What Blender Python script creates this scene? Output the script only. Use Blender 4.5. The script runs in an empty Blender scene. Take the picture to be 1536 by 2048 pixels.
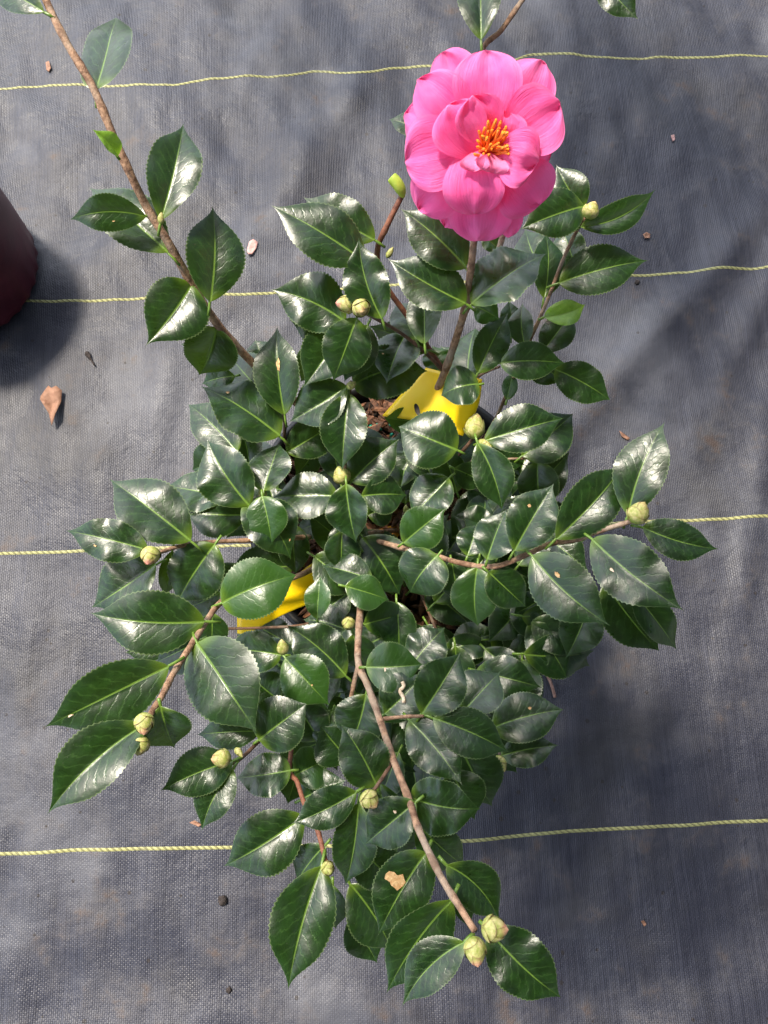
import bpy, math, random
from mathutils import Vector, Matrix, noise as mnoise
R = math.radians
SC = bpy.context.scene
COL = SC.collection

# ------------------------------------------------------------------ camera, light, exposure
CAM_H, TILT, F = 0.80, R(14.0), 1536.0
cd = bpy.data.cameras.new('camera'); cam = bpy.data.objects.new('camera', cd); COL.objects.link(cam)
cd.sensor_fit = 'VERTICAL'; cd.sensor_height = 24.0; cd.lens = 24.0*F/2048.0
cd.clip_start = 0.01; cd.clip_end = 200
cam.location = (0, 0, CAM_H); cam.rotation_euler = (TILT, 0, 0)
SC.camera = cam
SUN = Vector((-0.33, 0.32, 0.89)).normalized()
w = bpy.data.worlds.new('World'); SC.world = w; w.use_nodes = True
nt = w.node_tree; nt.nodes.clear()
sky = nt.nodes.new('ShaderNodeTexSky'); sky.sky_type = 'NISHITA'; sky.sun_disc = False
sky.sun_elevation = math.asin(SUN.z); sky.sun_rotation = math.atan2(SUN.x, SUN.y)
sky.air_density = 1.0; sky.dust_density = 2.5; sky.ozone_density = 1.0
bg = nt.nodes.new('ShaderNodeBackground'); bg.inputs[1].default_value = 0.15
wo = nt.nodes.new('ShaderNodeOutputWorld')
# broken cloud over the sky, and a darkening overhead, added so upward-facing leaves reflect dark
tcw = nt.nodes.new('ShaderNodeTexCoord')
def wdot(v):
    d = nt.nodes.new('ShaderNodeVectorMath'); d.operation = 'DOT_PRODUCT'; nt.links.new(tcw.outputs['Generated'], d.inputs[0])
    d.inputs[1].default_value = Vector(v).normalized(); return d.outputs['Value']
def wmath(op, a, b):
    n = nt.nodes.new('ShaderNodeMath'); n.operation = op
    for i, v in enumerate((a, b)):
        if isinstance(v, (int, float)): n.inputs[i].default_value = v
        else: nt.links.new(v, n.inputs[i])
    return n.outputs[0]
def wrange(v, a, b, c, d):
    n = nt.nodes.new('ShaderNodeMapRange'); n.interpolation_type = 'SMOOTHSTEP'; nt.links.new(v, n.inputs[0])
    for i, x in enumerate((a, b, c, d)): n.inputs[i+1].default_value = x
    return n.outputs[0]
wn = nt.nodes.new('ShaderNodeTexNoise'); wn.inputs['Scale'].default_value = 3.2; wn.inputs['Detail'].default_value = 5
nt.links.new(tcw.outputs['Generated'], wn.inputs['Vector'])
zenith_dim = wrange(wmath('ADD', wdot((.10, -.42, .90)), wmath('MULTIPLY', wmath('SUBTRACT', wn.outputs[0], .5), .22)), .60, .84, 1.0, .05)
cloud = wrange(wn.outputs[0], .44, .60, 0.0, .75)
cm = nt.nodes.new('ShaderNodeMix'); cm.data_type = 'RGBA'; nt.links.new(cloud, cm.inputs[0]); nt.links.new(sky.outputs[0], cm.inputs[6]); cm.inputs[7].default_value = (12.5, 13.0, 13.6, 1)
sc_ = nt.nodes.new('ShaderNodeVectorMath'); sc_.operation = 'SCALE'; nt.links.new(cm.outputs[2], sc_.inputs[0]); nt.links.new(wmath('MULTIPLY', zenith_dim, wrange(wmath('ADD', wdot((-.80, .30, .50)), wmath('MULTIPLY', wmath('SUBTRACT', wn.outputs[0], .5), .3)), -.15, .75, .35, 1.9)), sc_.inputs[3])  # added weighting: sky brighter to the left, darker right, for the leaf halves
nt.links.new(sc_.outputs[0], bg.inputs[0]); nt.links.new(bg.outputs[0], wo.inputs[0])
sl = bpy.data.lights.new('sun', 'SUN'); sl.energy = 4.8; sl.angle = R(7.5); sl.color = (1.0, 0.91, 0.77)
so = bpy.data.objects.new('sun', sl); COL.objects.link(so)
so.rotation_euler = (-SUN).to_track_quat('-Z', 'Y').to_euler(); so.location = SUN*3
SC.view_settings.view_transform = 'Standard'; SC.view_settings.look = 'None'
SC.view_settings.gamma = 1.0; SC.view_settings.use_curve_mapping = False
SC.view_settings.exposure = 0.45
try: SC.cycles.max_bounces = 8
except Exception: pass

CAMP = Vector((0, 0, CAM_H))
ROT = Matrix.Rotation(TILT, 3, 'X')
def ray(px, py): return ROT @ Vector(((px-768)/F, (1024-py)/F, -1.0))
def P(px, py, z):                       # where the sight line of a photo point meets height z
    d = ray(px, py); return CAMP + d*((z-CAM_H)/d.z)
def depth(z, px=768, py=1024):
    d = ray(px, py); return (z-CAM_H)/d.z
def mpp(px, py, z): return depth(z, px, py)/F

# ------------------------------------------------------------------ helpers
def N(nt_, kind, **kw):
    n = nt_.nodes.new(kind)
    for k, v in kw.items():
        if k == 'inp':
            for a, b in v.items(): n.inputs[a].default_value = b
        else: setattr(n, k, v)
    return n
def new_mat(name):
    m = bpy.data.materials.new(name); m.use_nodes = True
    t = m.node_tree; t.nodes.clear()
    out = t.nodes.new('ShaderNodeOutputMaterial'); b = t.nodes.new('ShaderNodeBsdfPrincipled')
    t.links.new(b.outputs[0], out.inputs[0])
    return m, t, b, out
def math_n(t, op, a, b=None, c=None, clamp=False):
    n = t.nodes.new('ShaderNodeMath'); n.operation = op; n.use_clamp = clamp
    for i, v in enumerate((a, b, c)):
        if v is None: continue
        if isinstance(v, (int, float)): n.inputs[i].default_value = v
        else: t.links.new(v, n.inputs[i])
    return n.outputs[0]
def mixc(t, fac, a, b):
    n = t.nodes.new('ShaderNodeMix'); n.data_type = 'RGBA'
    for s, v in ((0, fac), (6, a), (7, b)):
        if isinstance(v, (int, float)): n.inputs[s].default_value = v
        elif isinstance(v, tuple): n.inputs[s].default_value = v if len(v) == 4 else v+(1,)
        else: t.links.new(v, n.inputs[s])
    return n.outputs[2]
def maprange(t, v, a, b, c=0.0, d=1.0, smooth=True):
    n = t.nodes.new('ShaderNodeMapRange')
    if smooth: n.interpolation_type = 'SMOOTHSTEP'
    t.links.new(v, n.inputs[0])
    for i, x in enumerate((a, b, c, d)): n.inputs[i+1].default_value = x
    return n.outputs[0]
def noise_n(t, vec, scale, detail=4, rough=.55, dim='3D'):
    n = t.nodes.new('ShaderNodeTexNoise'); n.inputs['Scale'].default_value = scale
    n.inputs['Detail'].default_value = detail; n.inputs['Roughness'].default_value = rough
    if vec is not None: t.links.new(vec, n.inputs['Vector'])
    return n.outputs[0]
def bump(t, h, strength, dist, normal=None):
    n = t.nodes.new('ShaderNodeBump'); n.inputs['Strength'].default_value = strength; n.inputs['Distance'].default_value = dist
    t.links.new(h, n.inputs['Height'])
    if normal is not None: t.links.new(normal, n.inputs['Normal'])
    return n.outputs[0]

class MB:
    def __init__(s): s.v = []; s.f = []; s.uv = []; s.uv2 = []
    def add(s, verts, faces, uv=None, uv2=None):
        o = len(s.v); s.v += [Vector(x) for x in verts]; s.f += [tuple(i+o for i in f) for f in faces]
        s.uv += uv if uv else [(0, 0)]*len(verts); s.uv2 += uv2 if uv2 else [(0, 0)]*len(verts)
    def tube(s, pts, rad, n=8, uv=(0, 0), cap=True, rnd=0.0, rng=None):
        pts = [Vector(p) for p in pts]
        if not hasattr(rad, '__len__'): rad = [rad]*len(pts)
        vs = []; us = []; prev = None; acc = 0
        for i, p in enumerate(pts):
            t = (pts[min(i+1, len(pts)-1)] - pts[max(i-1, 0)]).normalized()
            if prev is None:
                prev = t.orthogonal().normalized()
            u = (prev - t*prev.dot(t)).normalized(); prev = u; v = t.cross(u)
            if i: acc += (p-pts[i-1]).length
            for k in range(n):
                a = 2*math.pi*k/n
                r = rad[i]*(1+(rng.uniform(-rnd, rnd) if rng else 0))
                vs.append(p + (u*math.cos(a)+v*math.sin(a))*r); us.append(uv if uv else (k/n, acc*100))
        fs = []
        for i in range(len(pts)-1):
            for k in range(n):
                a = i*n+k; b = i*n+(k+1) % n
                fs.append((a, b, b+n, a+n))
        if cap:
            fs.append(tuple(reversed(range(n)))); fs.append(tuple(range((len(pts)-1)*n, len(pts)*n)))
        s.add(vs, fs, us)
    def build(s, name, mat, parent=None, origin=None, smooth=True):
        me = bpy.data.meshes.new(name)
        org = Vector(origin) if origin is not None else Vector((0, 0, 0))
        me.from_pydata([v-org for v in s.v], [], s.f)
        for nm, src in (('UVMap', s.uv), ('UV2', s.uv2)):
            l = me.uv_layers.new(name=nm)
            buf = []
            for lp in me.loops: buf += src[lp.vertex_index]
            l.data.foreach_set('uv', buf)
        me.polygons.foreach_set('use_smooth', [smooth]*len(me.polygons))
        me.materials.append(mat); me.update()
        o = bpy.data.objects.new(name, me); COL.objects.link(o)
        if parent is not None:
            o.parent = parent; o.location = org - ABS.get(parent.name, parent.location)
        else: o.location = org
        ABS[o.name] = org
        return o
ABS = {}
def tag(o, label=None, cat=None, group=None, kind=None):
    for k, v in (('label', label), ('category', cat), ('group', group), ('kind', kind)):
        if v: o[k] = v
    return o
def empty(name, loc):
    o = bpy.data.objects.new(name, None); COL.objects.link(o); o.location = loc
    o.empty_display_size = .02; ABS[o.name] = Vector(loc); return o
def spline(pts, sub=6):
    pts = [Vector(p) for p in pts]; out = []
    for i in range(len(pts)-1):
        p0 = pts[max(i-1, 0)]; p1 = pts[i]; p2 = pts[i+1]; p3 = pts[min(i+2, len(pts)-1)]
        for k in range(sub):
            t = k/sub
            out.append(.5*((2*p1)+(p2-p0)*t+(2*p0-5*p1+4*p2-p3)*t*t+(3*p1-p0-3*p2+p3)*t**3))
    out.append(pts[-1]); return out
def sstep(a, b, x):
    t = max(0, min(1, (x-a)/(b-a))); return t*t*(3-2*t)

# ------------------------------------------------------------------ materials
def leaf_material(name, dark, mid, young=False):
    m, t, b, out = new_mat(name)
    uv = N(t, 'ShaderNodeUVMap', uv_map='UVMap'); uv2 = N(t, 'ShaderNodeUVMap', uv_map='UV2')
    sx = N(t, 'ShaderNodeSeparateXYZ'); t.links.new(uv.outputs[0], sx.inputs[0])
    s2 = N(t, 'ShaderNodeSeparateXYZ'); t.links.new(uv2.outputs[0], s2.inputs[0])
    u, v = sx.outputs[0], sx.outputs[1]; edge, rnd = s2.outputs[0], s2.outputs[1]
    au = math_n(t, 'ABSOLUTE', u)
    geo = N(t, 'ShaderNodeTexCoord')
    th = math_n(t, 'MULTIPLY_ADD', v, -.030, .042)
    mid_m = math_n(t, 'SUBTRACT', 1.0, maprange(t, math_n(t, 'DIVIDE', au, th), .5, 1.3))
    mid_m = math_n(t, 'MULTIPLY', mid_m, maprange(t, v, .97, .55, .12, 1.0))
    # side veins run out and forward from the midrib
    ph = math_n(t, 'SUBTRACT', math_n(t, 'MULTIPLY', v, 9.0), math_n(t, 'MULTIPLY', math_n(t, 'POWER', au, .8), 2.6))
    wob = noise_n(t, uv.outputs[0], 6.0, 3)
    ph = math_n(t, 'ADD', ph, math_n(t, 'MULTIPLY', wob, 1.1))
    tri = math_n(t, 'PINGPONG', ph, .5)
    vein = math_n(t, 'SUBTRACT', 1.0, maprange(t, tri, .0, .13))
    vein = math_n(t, 'MULTIPLY', vein, maprange(t, edge, .95, .55))
    mp = N(t, 'ShaderNodeMapping'); t.links.new(uv.outputs[0], mp.inputs[0]); mp.inputs['Scale'].default_value = (1, 2.2, 1)
    n1 = noise_n(t, mp.outputs[0], 3.2, 3)
    mp2 = N(t, 'ShaderNodeMapping'); t.links.new(uv.outputs[0], mp2.inputs[0]); mp2.inputs['Scale'].default_value = (.8, 3.2, 1)
    t.links.new(N(t, 'ShaderNodeCombineXYZ').outputs[0], mp2.inputs['Location'])
    cmb = N(t, 'ShaderNodeCombineXYZ'); t.links.new(rnd, cmb.inputs[0]); t.links.new(rnd, cmb.inputs[1])
    sc = N(t, 'ShaderNodeVectorMath', operation='SCALE'); t.links.new(cmb.outputs[0], sc.inputs[0]); sc.inputs[3].default_value = 37.0
    ad = N(t, 'ShaderNodeVectorMath', operation='ADD'); t.links.new(mp2.outputs[0], ad.inputs[0]); t.links.new(sc.outputs[0], ad.inputs[1])
    quilt = noise_n(t, ad.outputs[0], 7.0, 3, .5)
    broad = noise_n(t, ad.outputs[0], 1.6, 2, .5)
    col = mixc(t, maprange(t, n1, .35, .7), dark, mid)
    col = mixc(t, math_n(t, 'MULTIPLY', rnd, .55), col, mid)
    col = mixc(t, math_n(t, 'MULTIPLY', maprange(t, rnd, .5, 1.0), .6), col, (.038, .11, .012) if not young else mid)
    bm = maprange(t, v, .16, .0)
    col = mixc(t, math_n(t, 'MULTIPLY', bm, .55), col, (.16, .26, .02))
    col = mixc(t, math_n(t, 'MULTIPLY', vein, .22), col, (.07, .16, .03))
    col = mixc(t, math_n(t, 'MULTIPLY', maprange(t, edge, .94, 1.0), .45), col, (.22, .30, .12))  # pale rim stands for the glint on the toothed edge, painted in
    col = mixc(t, math_n(t, 'MULTIPLY', mid_m, .72), col, (.17, .29, .04))
    spk = N(t, 'ShaderNodeTexVoronoi'); t.links.new(ad.outputs[0], spk.inputs['Vector']); spk.inputs['Scale'].default_value = 7.0
    sm = math_n(t, 'LESS_THAN', spk.outputs['Distance'], .035)
    col = mixc(t, math_n(t, 'MULTIPLY', sm, .6), col, (.5, .5, .38))
    # the paler matt underside
    gi = N(t, 'ShaderNodeNewGeometry')
    col = mixc(t, gi.outputs['Backfacing'], col, (.11, .19, .06))
    t.links.new(col, b.inputs['Base Color'])
    t.links.new(maprange(t, broad, .3, .7, .27, .37), b.inputs['Roughness'])
    b.inputs['Specular IOR Level'].default_value = .62
    try: b.inputs['IOR'].default_value = 1.5
    except Exception: pass
    h = math_n(t, 'SUBTRACT', math_n(t, 'MULTIPLY', quilt, .9), math_n(t, 'MULTIPLY', vein, .35))
    h = math_n(t, 'SUBTRACT', h, math_n(t, 'MULTIPLY', mid_m, .8))
    nb = bump(t, broad, .13, .004)
    t.links.new(bump(t, h, .22, .0006, nb), b.inputs['Normal'])
    tr = N(t, 'ShaderNodeBsdfTranslucent'); tr.inputs[0].default_value = (.20, .36, .02, 1)
    mx = N(t, 'ShaderNodeMixShader'); mx.inputs[0].default_value = .34 if young else .17
    t.links.new(b.outputs[0], mx.inputs[1]); t.links.new(tr.outputs[0], mx.inputs[2]); t.links.new(mx.outputs[0], out.inputs[0])
    return m
M = {}
M['leaf'] = leaf_material('camellia leaf', (.005, .017, .0035), (.014, .044, .008))
M['young'] = leaf_material('young leaf', (.13, .27, .02), (.24, .42, .05), True)

def simple(name, c1, c2, scale, rough=.6, bscale=None, bstr=.4, bdist=.001, spec=.5, stretch=None, c3=None):
    m, t, b, out = new_mat(name)
    tc = N(t, 'ShaderNodeTexCoord'); vec = tc.outputs['Object']
    if stretch:
        mp = N(t, 'ShaderNodeMapping'); mp.inputs['Scale'].default_value = stretch; t.links.new(vec, mp.inputs[0]); vec = mp.outputs[0]
    n = noise_n(t, vec, scale, 5, .6)
    cc = mixc(t, maprange(t, n, .3, .7), c1, c2)
    if c3:
        cc = mixc(t, math_n(t, 'MULTIPLY', maprange(t, noise_n(t, vec, 42, 4, .6), .46, .66), .75), cc, c3)
        cc = mixc(t, math_n(t, 'MULTIPLY', maprange(t, noise_n(t, vec, 75, 4, .6), .55, .68), .7), cc, c1)
    t.links.new(cc, b.inputs['Base Color'])
    b.inputs['Roughness'].default_value = rough; b.inputs['Specular IOR Level'].default_value = spec
    n2 = noise_n(t, vec, bscale or scale*2, 5, .6)
    t.links.new(bump(t, n2, bstr, bdist), b.inputs['Normal'])
    return m
M['bark'] = simple('branch bark', (.13, .062, .032), (.42, .25, .15), 260, .75, 600, .8, .001, c3=(.34, .27, .20))
M['bark_dark'] = simple('old bark', (.06, .030, .018), (.17, .085, .045), 300, .8, 700, .7, .001, c3=(.20, .15, .11))
M['bark_red'] = simple('red bark', (.10, .030, .016), (.26, .10, .05), 220, .6, 600, .6, .0006)
M['label_yellow'] = simple('yellow plastic', (.97, .62, .002), (.96, .68, .003), 40, .38, 60, .1, .001)
t = M['label_yellow'].node_tree; o_ = [n for n in t.nodes if n.type == 'OUTPUT_MATERIAL'][0]; b_ = [n for n in t.nodes if n.type == 'BSDF_PRINCIPLED'][0]
tr = N(t, 'ShaderNodeBsdfTranslucent'); tr.inputs[0].default_value = (.97, .72, .002, 1); mx = N(t, 'ShaderNodeMixShader'); mx.inputs[0].default_value = .15
t.links.new(b_.outputs[0], mx.inputs[1]); t.links.new(tr.outputs[0], mx.inputs[2]); t.links.new(mx.outputs[0], o_.inputs[0])
M['hole'] = simple('dark hole', (.01, .006, .004), (.02, .01, .005), 100)
M['pot_black'] = simple('black pot plastic', (.006, .006, .007), (.013, .013, .015), 60, .5, 200, .2, .0006)
M['pot_red'] = simple('dark red pot plastic', (.060, .008, .016), (.095, .014, .026), 45, .45, 150, .25, .001)
M['soil'] = simple('dark potting soil', (.008, .005, .003), (.03, .016, .009), 140, .95, 260, 1.0, .004)
M['dead_leaf'] = simple('dead leaf', (.19, .09, .05), (.33, .175, .11), 130, .7, 300, .5, .0008)
M['orange_leaf'] = simple('orange dead leaf', (.55, .20, .01), (.70, .34, .015), 120, .6, 300, .5, .0008)
M['pink_petal'] = simple('faded petal', (.48, .26, .24), (.60, .36, .32), 200, .7)
M['clod'] = simple('soil clod', (.02, .015, .013), (.06, .045, .04), 300, .95, 500, 1, .002)
M['twig'] = simple('dry twig', (.22, .12, .09), (.36, .21, .16), 300, .8)
M['blemish'] = simple('leaf blemish', (.42, .22, .08), (.62, .42, .20), 420, .8, 600, .8, .0006)
M['blemish_pale'] = simple('pale leaf spot', (.50, .35, .22), (.72, .58, .42), 420, .7, 600, .5, .0004)
M['bead'] = simple('fertiliser bead', (.0, .14, .09), (.01, .26, .17), 200, .35)
m, t, b, out = new_mat('bark chips')
uvn = N(t, 'ShaderNodeUVMap', uv_map='UV2'); sx = N(t, 'ShaderNodeSeparateXYZ'); t.links.new(uvn.outputs[0], sx.inputs[0])
tc = N(t, 'ShaderNodeTexCoord'); n = noise_n(t, tc.outputs['Object'], 320, 5)
c = mixc(t, sx.outputs[0], (.05, .020, .010), (.26, .11, .05)); c = mixc(t, maprange(t, n, .3, .75), c, (.03, .013, .007))
t.links.new(c, b.inputs['Base Color']); b.inputs['Roughness'].default_value = .85
t.links.new(bump(t, n, .8, .001), b.inputs['Normal']); M['chips'] = m

# bud scales: yellow green with a blush at the tip
m, t, b, out = new_mat('bud scales')
uvn = N(t, 'ShaderNodeUVMap', uv_map='UVMap'); sx = N(t, 'ShaderNodeSeparateXYZ'); t.links.new(uvn.outputs[0], sx.inputs[0])
uvm = N(t, 'ShaderNodeUVMap', uv_map='UV2'); s2 = N(t, 'ShaderNodeSeparateXYZ'); t.links.new(uvm.outputs[0], s2.inputs[0])
tc = N(t, 'ShaderNodeTexCoord'); n = noise_n(t, tc.outputs['Object'], 420, 4)
c = mixc(t, maprange(t, n, .3, .7), (.25, .29, .045), (.52, .46, .19))
c = mixc(t, math_n(t, 'MULTIPLY', maprange(t, sx.outputs[1], .30, .0), .7), c, (.20, .30, .03))
c = mixc(t, math_n(t, 'MULTIPLY', maprange(t, sx.outputs[0], .55, 1.0), .8), c, (.20, .10, .045))
c = mixc(t, math_n(t, 'MULTIPLY', math_n(t, 'MULTIPLY', maprange(t, sx.outputs[1], .74, .98), s2.outputs[0]), .75), c, (.62, .20, .20))
t.links.new(c, b.inputs['Base Color']); b.inputs['Roughness'].default_value = .55
b.inputs['Subsurface Weight'].default_value = .12; b.inputs['Subsurface Radius'].default_value = (.003, .003, .001); b.inputs['Subsurface Scale'].default_value = .5
t.links.new(bump(t, n, .4, .0006), b.inputs['Normal']); M['bud'] = m

# petals
m, t, b, out = new_mat('pink petal')
uvn = N(t, 'ShaderNodeUVMap', uv_map='UVMap'); sx = N(t, 'ShaderNodeSeparateXYZ'); t.links.new(uvn.outputs[0], sx.inputs[0])
uvm = N(t, 'ShaderNodeUVMap', uv_map='UV2'); s2 = N(t, 'ShaderNodeSeparateXYZ'); t.links.new(uvm.outputs[0], s2.inputs[0])
mp = N(t, 'ShaderNodeMapping'); t.links.new(uvn.outputs[0], mp.inputs[0]); mp.inputs['Scale'].default_value = (9.0, .8, 1)
streak = noise_n(t, mp.outputs[0], 3.4, 5)
tc = N(t, 'ShaderNodeTexCoord'); blot = noise_n(t, tc.outputs['Object'], 60, 3)
c = mixc(t, maprange(t, blot, .3, .7), (.95, .105, .38), (.96, .18, .49))
c = mixc(t, math_n(t, 'MULTIPLY', maprange(t, streak, .42, .75), .32), c, (.90, .20, .46))
c = mixc(t, math_n(t, 'MULTIPLY', s2.outputs[0], .3), c, (.95, .36, .62))
c = mixc(t, math_n(t, 'MULTIPLY', maprange(t, sx.outputs[1], .35, .0), .5), c, (.80, .05, .16))
c = mixc(t, math_n(t, 'MULTIPLY', s2.outputs[1], .45), c, (.90, .36, .56))
t.links.new(c, b.inputs['Base Color']); b.inputs['Roughness'].default_value = .58; b.inputs['Specular IOR Level'].default_value = .3
try:
    b.inputs['Sheen Weight'].default_value = .15; b.inputs['Sheen Tint'].default_value = (1, .7, .85, 1)
except Exception: pass
hn = math_n(t, 'ADD', math_n(t, 'MULTIPLY', streak, 1.0), math_n(t, 'MULTIPLY', blot, .5))
crum = noise_n(t, tc.outputs['Object'], 130, 3)
t.links.new(bump(t, math_n(t, 'ADD', hn, math_n(t, 'MULTIPLY', crum, .6)), .42, .0016), b.inputs['Normal'])
tr = N(t, 'ShaderNodeBsdfTranslucent'); tr.inputs[0].default_value = (.97, .10, .28, 1)
mx = N(t, 'ShaderNodeMixShader'); mx.inputs[0].default_value = .30
t.links.new(b.outputs[0], mx.inputs[1]); t.links.new(tr.outputs[0], mx.inputs[2]); t.links.new(mx.outputs[0], out.inputs[0])
M['petal'] = m
M['shoot'] = simple('pale shoot', (.30, .42, .03), (.46, .56, .08), 90, .5)
M['stamen'] = simple('stamen filament', (.86, .17, .03), (.90, .28, .03), 400, .5)
M['anther'] = simple('anther pollen', (.92, .20, .006), (.94, .36, .02), 700, .8, 1200, .8, .0005)
# woven weed mat
m, t, b, out = new_mat('woven weed mat')
tc = N(t, 'ShaderNodeTexCoord'); ob = tc.outputs['Object']
mp = N(t, 'ShaderNodeMapping'); t.links.new(ob, mp.inputs[0]); mp.inputs['Rotation'].default_value = (0, 0, R(-2.6))
wobv = N(t, 'ShaderNodeTexNoise'); t.links.new(ob, wobv.inputs['Vector']); wobv.inputs['Scale'].default_value = 7; wobv.inputs['Detail'].default_value = 2
ad = N(t, 'ShaderNodeVectorMath', operation='MULTIPLY_ADD'); t.links.new(wobv.outputs[1], ad.inputs[0]); ad.inputs[1].default_value = (.004, .004, 0); t.links.new(mp.outputs[0], ad.inputs[2])
sx = N(t, 'ShaderNodeSeparateXYZ'); t.links.new(ad.outputs[0], sx.inputs[0])
PX, PY = .0020, .0033
wx = math_n(t, 'PINGPONG', math_n(t, 'DIVIDE', sx.outputs[0], PX), .5)
cx = math_n(t, 'FLOOR', math_n(t, 'DIVIDE', sx.outputs[0], PX))
yo = math_n(t, 'ADD', math_n(t, 'DIVIDE', sx.outputs[1], PY), math_n(t, 'MULTIPLY', math_n(t, 'PINGPONG', cx, 1.0), .5))
wy = math_n(t, 'PINGPONG', yo, .5)
weave = math_n(t, 'MULTIPLY', maprange(t, wx, .04, .26), maprange(t, wy, .0, .22, .55, 1.0))
# threads differ
mpx = N(t, 'ShaderNodeMapping'); t.links.new(ad.outputs[0], mpx.inputs[0]); mpx.inputs['Scale'].default_value = (420, 9, 1)
thr = noise_n(t, mpx.outputs[0], 1.0, 3, .6)
mpy = N(t, 'ShaderNodeMapping'); t.links.new(ad.outputs[0], mpy.inputs[0]); mpy.inputs['Scale'].default_value = (9, 240, 1)
thy = noise_n(t, mpy.outputs[0], 1.0, 3, .6)
d1 = noise_n(t, ob, 6.5, 6, .62); d2 = noise_n(t, ob, 38, 6, .65); d3 = noise_n(t, ob, 4.2, 5, .6)
dv = N(t, 'ShaderNodeVectorMath', operation='ADD'); t.links.new(ob, dv.inputs[0]); dv.inputs[1].default_value = (7.3, 2.1, .5)
d4 = noise_n(t, dv.outputs[0], 14, 6, .7)
base = mixc(t, weave, (.009, .009, .014), (.032, .034, .051))
base = mixc(t, math_n(t, 'MULTIPLY', maprange(t, thr, .35, .8), .55), base, (.064, .066, .088))
base = mixc(t, math_n(t, 'MULTIPLY', maprange(t, thy, .45, .8), .25), base, (.045, .045, .052))
base = mixc(t, math_n(t, 'MULTIPLY', maprange(t, d3, .50, .34), .8), base, (.094, .096, .112))
dust = math_n(t, 'MULTIPLY', maprange(t, d4, .45, .78), maprange(t, d2, .3, .65))
base = mixc(t, math_n(t, 'MULTIPLY', dust, .5), base, (.16, .148, .14))
base = mixc(t, math_n(t, 'MULTIPLY', maprange(t, d1, .48, .72), .55), base, (.040, .037, .035))
brown = math_n(t, 'MULTIPLY', maprange(t, d4, .54, .66), maprange(t, d2, .50, .66))
base = mixc(t, math_n(t, 'MULTIPLY', brown, .75), base, (.075, .048, .036))
sp = N(t, 'ShaderNodeTexVoronoi'); t.links.new(ob, sp.inputs['Vector']); sp.inputs['Scale'].default_value = 42
spm = math_n(t, 'LESS_THAN', math_n(t, 'ADD', sp.outputs['Distance'], math_n(t, 'MULTIPLY', d2, .22)), .185)
base = mixc(t, math_n(t, 'MULTIPLY', spm, .8), base, (.022, .017, .015))
t.links.new(base, b.inputs['Base Color'])
t.links.new(maprange(t, d4, .3, .75, .38, .56), b.inputs['Roughness'])
b.inputs['Specular IOR Level'].default_value = .42
h = math_n(t, 'ADD', math_n(t, 'MULTIPLY', weave, 1.0), math_n(t, 'MULTIPLY', thr, .6))
nb = bump(t, math_n(t, 'ADD', d2, math_n(t, 'MULTIPLY', d4, 1.0)), .38, .005)
t.links.new(bump(t, h, .5, .0006, nb), b.inputs['Normal'])
M['mat'] = m
# braided yellow tracer yarn of the mat
m, t, b, out = new_mat('yellow tracer yarn')
uvn = N(t, 'ShaderNodeUVMap', uv_map='UVMap'); sx = N(t, 'ShaderNodeSeparateXYZ'); t.links.new(uvn.outputs[0], sx.inputs[0])
ph = math_n(t, 'ADD', sx.outputs[1], math_n(t, 'MULTIPLY', sx.outputs[0], .8))
br = maprange(t, math_n(t, 'PINGPONG', ph, .5), .02, .28)
tc = N(t, 'ShaderNodeTexCoord'); n = noise_n(t, tc.outputs['Object'], 45, 5); n2 = noise_n(t, tc.outputs['Object'], 9, 3)
c = mixc(t, br, (.19, .18, .07), (.34, .33, .13)); c = mixc(t, math_n(t, 'MULTIPLY', maprange(t, n, .52, .75), .6), c, (.13, .12, .07))
c = mixc(t, math_n(t, 'MULTIPLY', maprange(t, n2, .45, .7), .4), c, (.34, .34, .16))
t.links.new(c, b.inputs['Base Color']); b.inputs['Roughness'].default_value = .6
t.links.new(bump(t, br, .8, .001), b.inputs['Normal']); M['yarn'] = m

# ------------------------------------------------------------------ ground: one wrinkled sheet of weed mat
def ground_z(x, y):
    p = Vector((x, y, 0))
    q = Vector((x*1.0+y*.55, y*.5-x*.28, 0))
    z = .006*mnoise.noise(q*5.0) + .0035*mnoise.noise(Vector((x*13+3, y*7, 1)))
    up = sstep(.15, .7, y)
    z += up*.010*mnoise.noise(Vector((x*10+y*6, y*3.2, 7)))
    z += .0026*mnoise.noise(Vector((x*34, y*18, 4)))+up*.0028*mnoise.noise(Vector((x*26+y*14, y*12, 14))) + .0007*mnoise.noise(Vector((x*70, y*70, 9)))
    # soft folds running up to the right
    for (cx, cy, a, wd, hh, ln) in ((.30, .40, R(48), .022, .010, .28), (.46, .50, R(62), .02, .008, .22), (.40, .22, R(75), .016, .006, .2),
                                    (-.10, .62, R(62), .03, .010, .3), (.20, .62, R(80), .025, .007, .2), (-.34, .50, R(35), .03, .005, .22), (-.2,-.3,R(8),.03,.006,.3), (.3,-.28,R(25),.03,.006,.3)):
        dx, dy = x-cx, y-cy
        al = dx*math.cos(a)+dy*math.sin(a); ac = -dx*math.sin(a)+dy*math.cos(a)
        z += hh*math.exp(-(ac/wd)**2-(al/ln)**2)
    return z
g = MB()
def axis(lo, hi, step, far):
    a = []; x = lo
    while x < hi+1e-9: a.append(x); x += step
    s = step; l = [lo]; r = [a[-1]]
    pre = []; post = []
    while l[-1] > -far: s *= 1.5; l.append(l[-1]-s); pre.insert(0, l[-1])
    s = step
    while r[-1] < far: s *= 1.5; r.append(r[-1]+s); post.append(r[-1])
    return pre+a+post
XS = axis(-.75, .85, .006, 60); YS = axis(-.45, 1.1, .006, 60)
vs = [(x, y, ground_z(x, y) if abs(x) < 2 and abs(y) < 2.2 else 0) for y in YS for x in XS]
nx = len(XS)
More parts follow.
